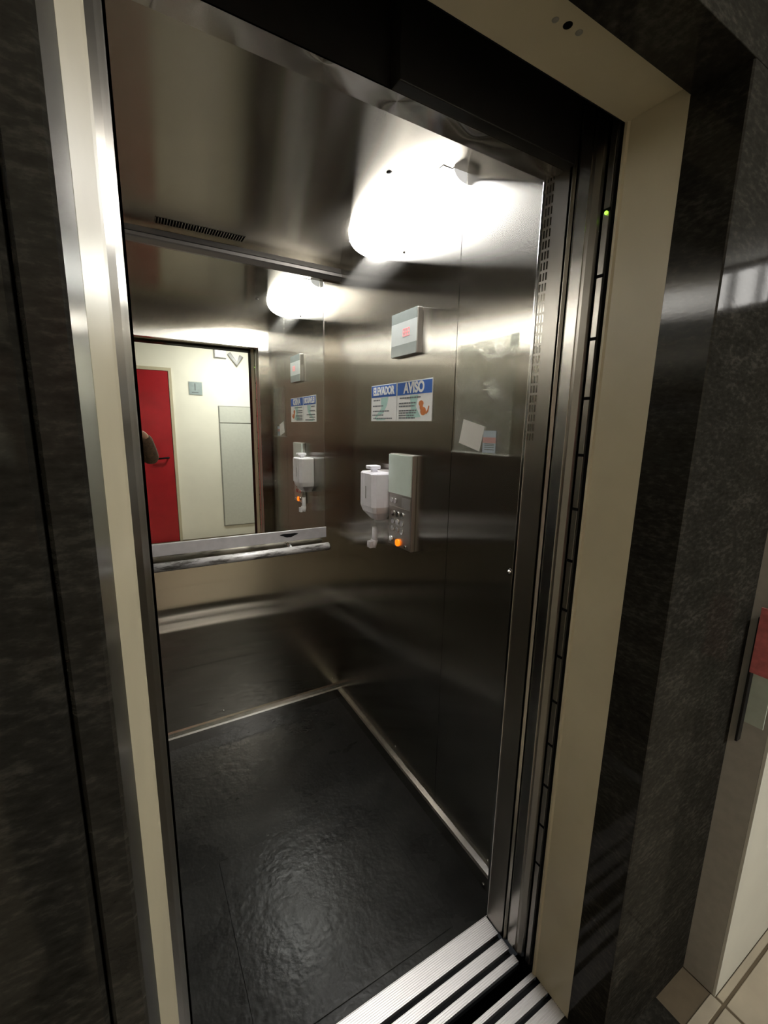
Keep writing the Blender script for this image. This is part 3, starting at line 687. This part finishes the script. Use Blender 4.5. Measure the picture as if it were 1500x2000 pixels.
for sx_ in (-1, 1):
    ey = obj('eye', MB().dome((hx+sx_*0.033, hy+0.080, 0.062), (0, 1, 0), 0.011, 0.007), 'eye_white', body)
    obj('pupil', MB().dome((hx+sx_*0.033, hy+0.0855, 0.062), (0, 1, 0), 0.006, 0.003), 'hair', body)
    obj('ear', MB().tube([(hx+sx_*0.092, hy-0.01, 0.085), (hx+sx_*0.104, hy-0.016, 0.065), (hx+sx_*0.094, hy-0.006, 0.035)], [0.010, 0.014, 0.009], 8), 'skin', body)
obj('nose', MB().tube([(hx, hy+0.082, 0.068), (hx, hy+0.098, 0.045), (hx, hy+0.112, 0.022), (hx, hy+0.088, 0.012)], [0.007, 0.010, 0.015, 0.010], 10), 'skin', body)
obj('mouth', MB().tube([(hx-0.024, hy+0.076, -0.012), (hx, hy+0.086, -0.012), (hx+0.024, hy+0.076, -0.012)], [0.003, 0.007, 0.003], 8), 'red_plastic', body)
# phone, square to the lens it carries
def cl(a, b, c):                                     # metres right / up / behind the lens -> survey point
    v = W((0, 0, 0)) + CAM @ Vector((a, b, c)); return (v.x/S, v.y/S, v.z/S-H)
def slab(mb, x0, x1, y0, y1, z0, z1, bev):
    vs = [mb.bm.verts.new(W(cl(x, y, z))) for x in (x0, x1) for y in (y0, y1) for z in (z0, z1)]
    fs = [mb.bm.faces.new([vs[i] for i in q]) for q in ((0, 1, 3, 2), (4, 6, 7, 5), (0, 4, 5, 1), (2, 3, 7, 6), (0, 2, 6, 4), (1, 5, 7, 3))]
    bmesh.ops.bevel(mb.bm, geom=list({e for f in fs for e in f.edges}), offset=bev, segments=2, profile=0.5, affect='EDGES', clamp_overlap=True)
    return mb
ph = thing('phone', 'black phone held up beside the left mirror edge in the reflection', 'phone', cl(-0.024, -0.13, 0.008))
obj('case', slab(MB(), -0.062, 0.016, -0.132, 0.016, 0.004, 0.012, 0.003), 'phone', ph)
obj('screen', slab(MB(), -0.058, 0.012, -0.127, 0.011, 0.0118, 0.0126, 0.0003), 'grey_glass', ph)
# fingers: each a bent chain from the palm, closing on the lower half of the phone
def finger(hand, base, mid, tip, end, r0):
    return skinned('finger', [base, mid, tip, end], [(0, 1), (1, 2), (2, 3)], [r0, r0*0.95, r0*0.85, r0*0.7], 'skin', hand, 0, 2)
for side, pal in ((1, 'par'), (-1, 'pal')):
    ex = 0.019 if side > 0 else -0.065
    for q, (yy, r0) in enumerate(((-0.030, 0.009), (-0.049, 0.0095), (-0.068, 0.009), (-0.086, 0.0078))):
        finger(body, tuple(J[pal]), cl(ex+side*0.016, yy-0.006, 0.030), cl(ex+side*0.010, yy, 0.012), cl(ex+side*(0.004-0.003*(q % 2)), yy+0.002, 0.007), r0)
    skinned('thumb', [tuple(J[pal]), cl(ex+side*0.008, -0.085, 0.034), cl(ex-side*0.012, -0.066, 0.024), cl(ex-side*0.026, -0.052, 0.021)], [(0, 1), (1, 2), (2, 3)], [0.011, 0.0105, 0.0095, 0.008], 'skin', body, 0, 2)
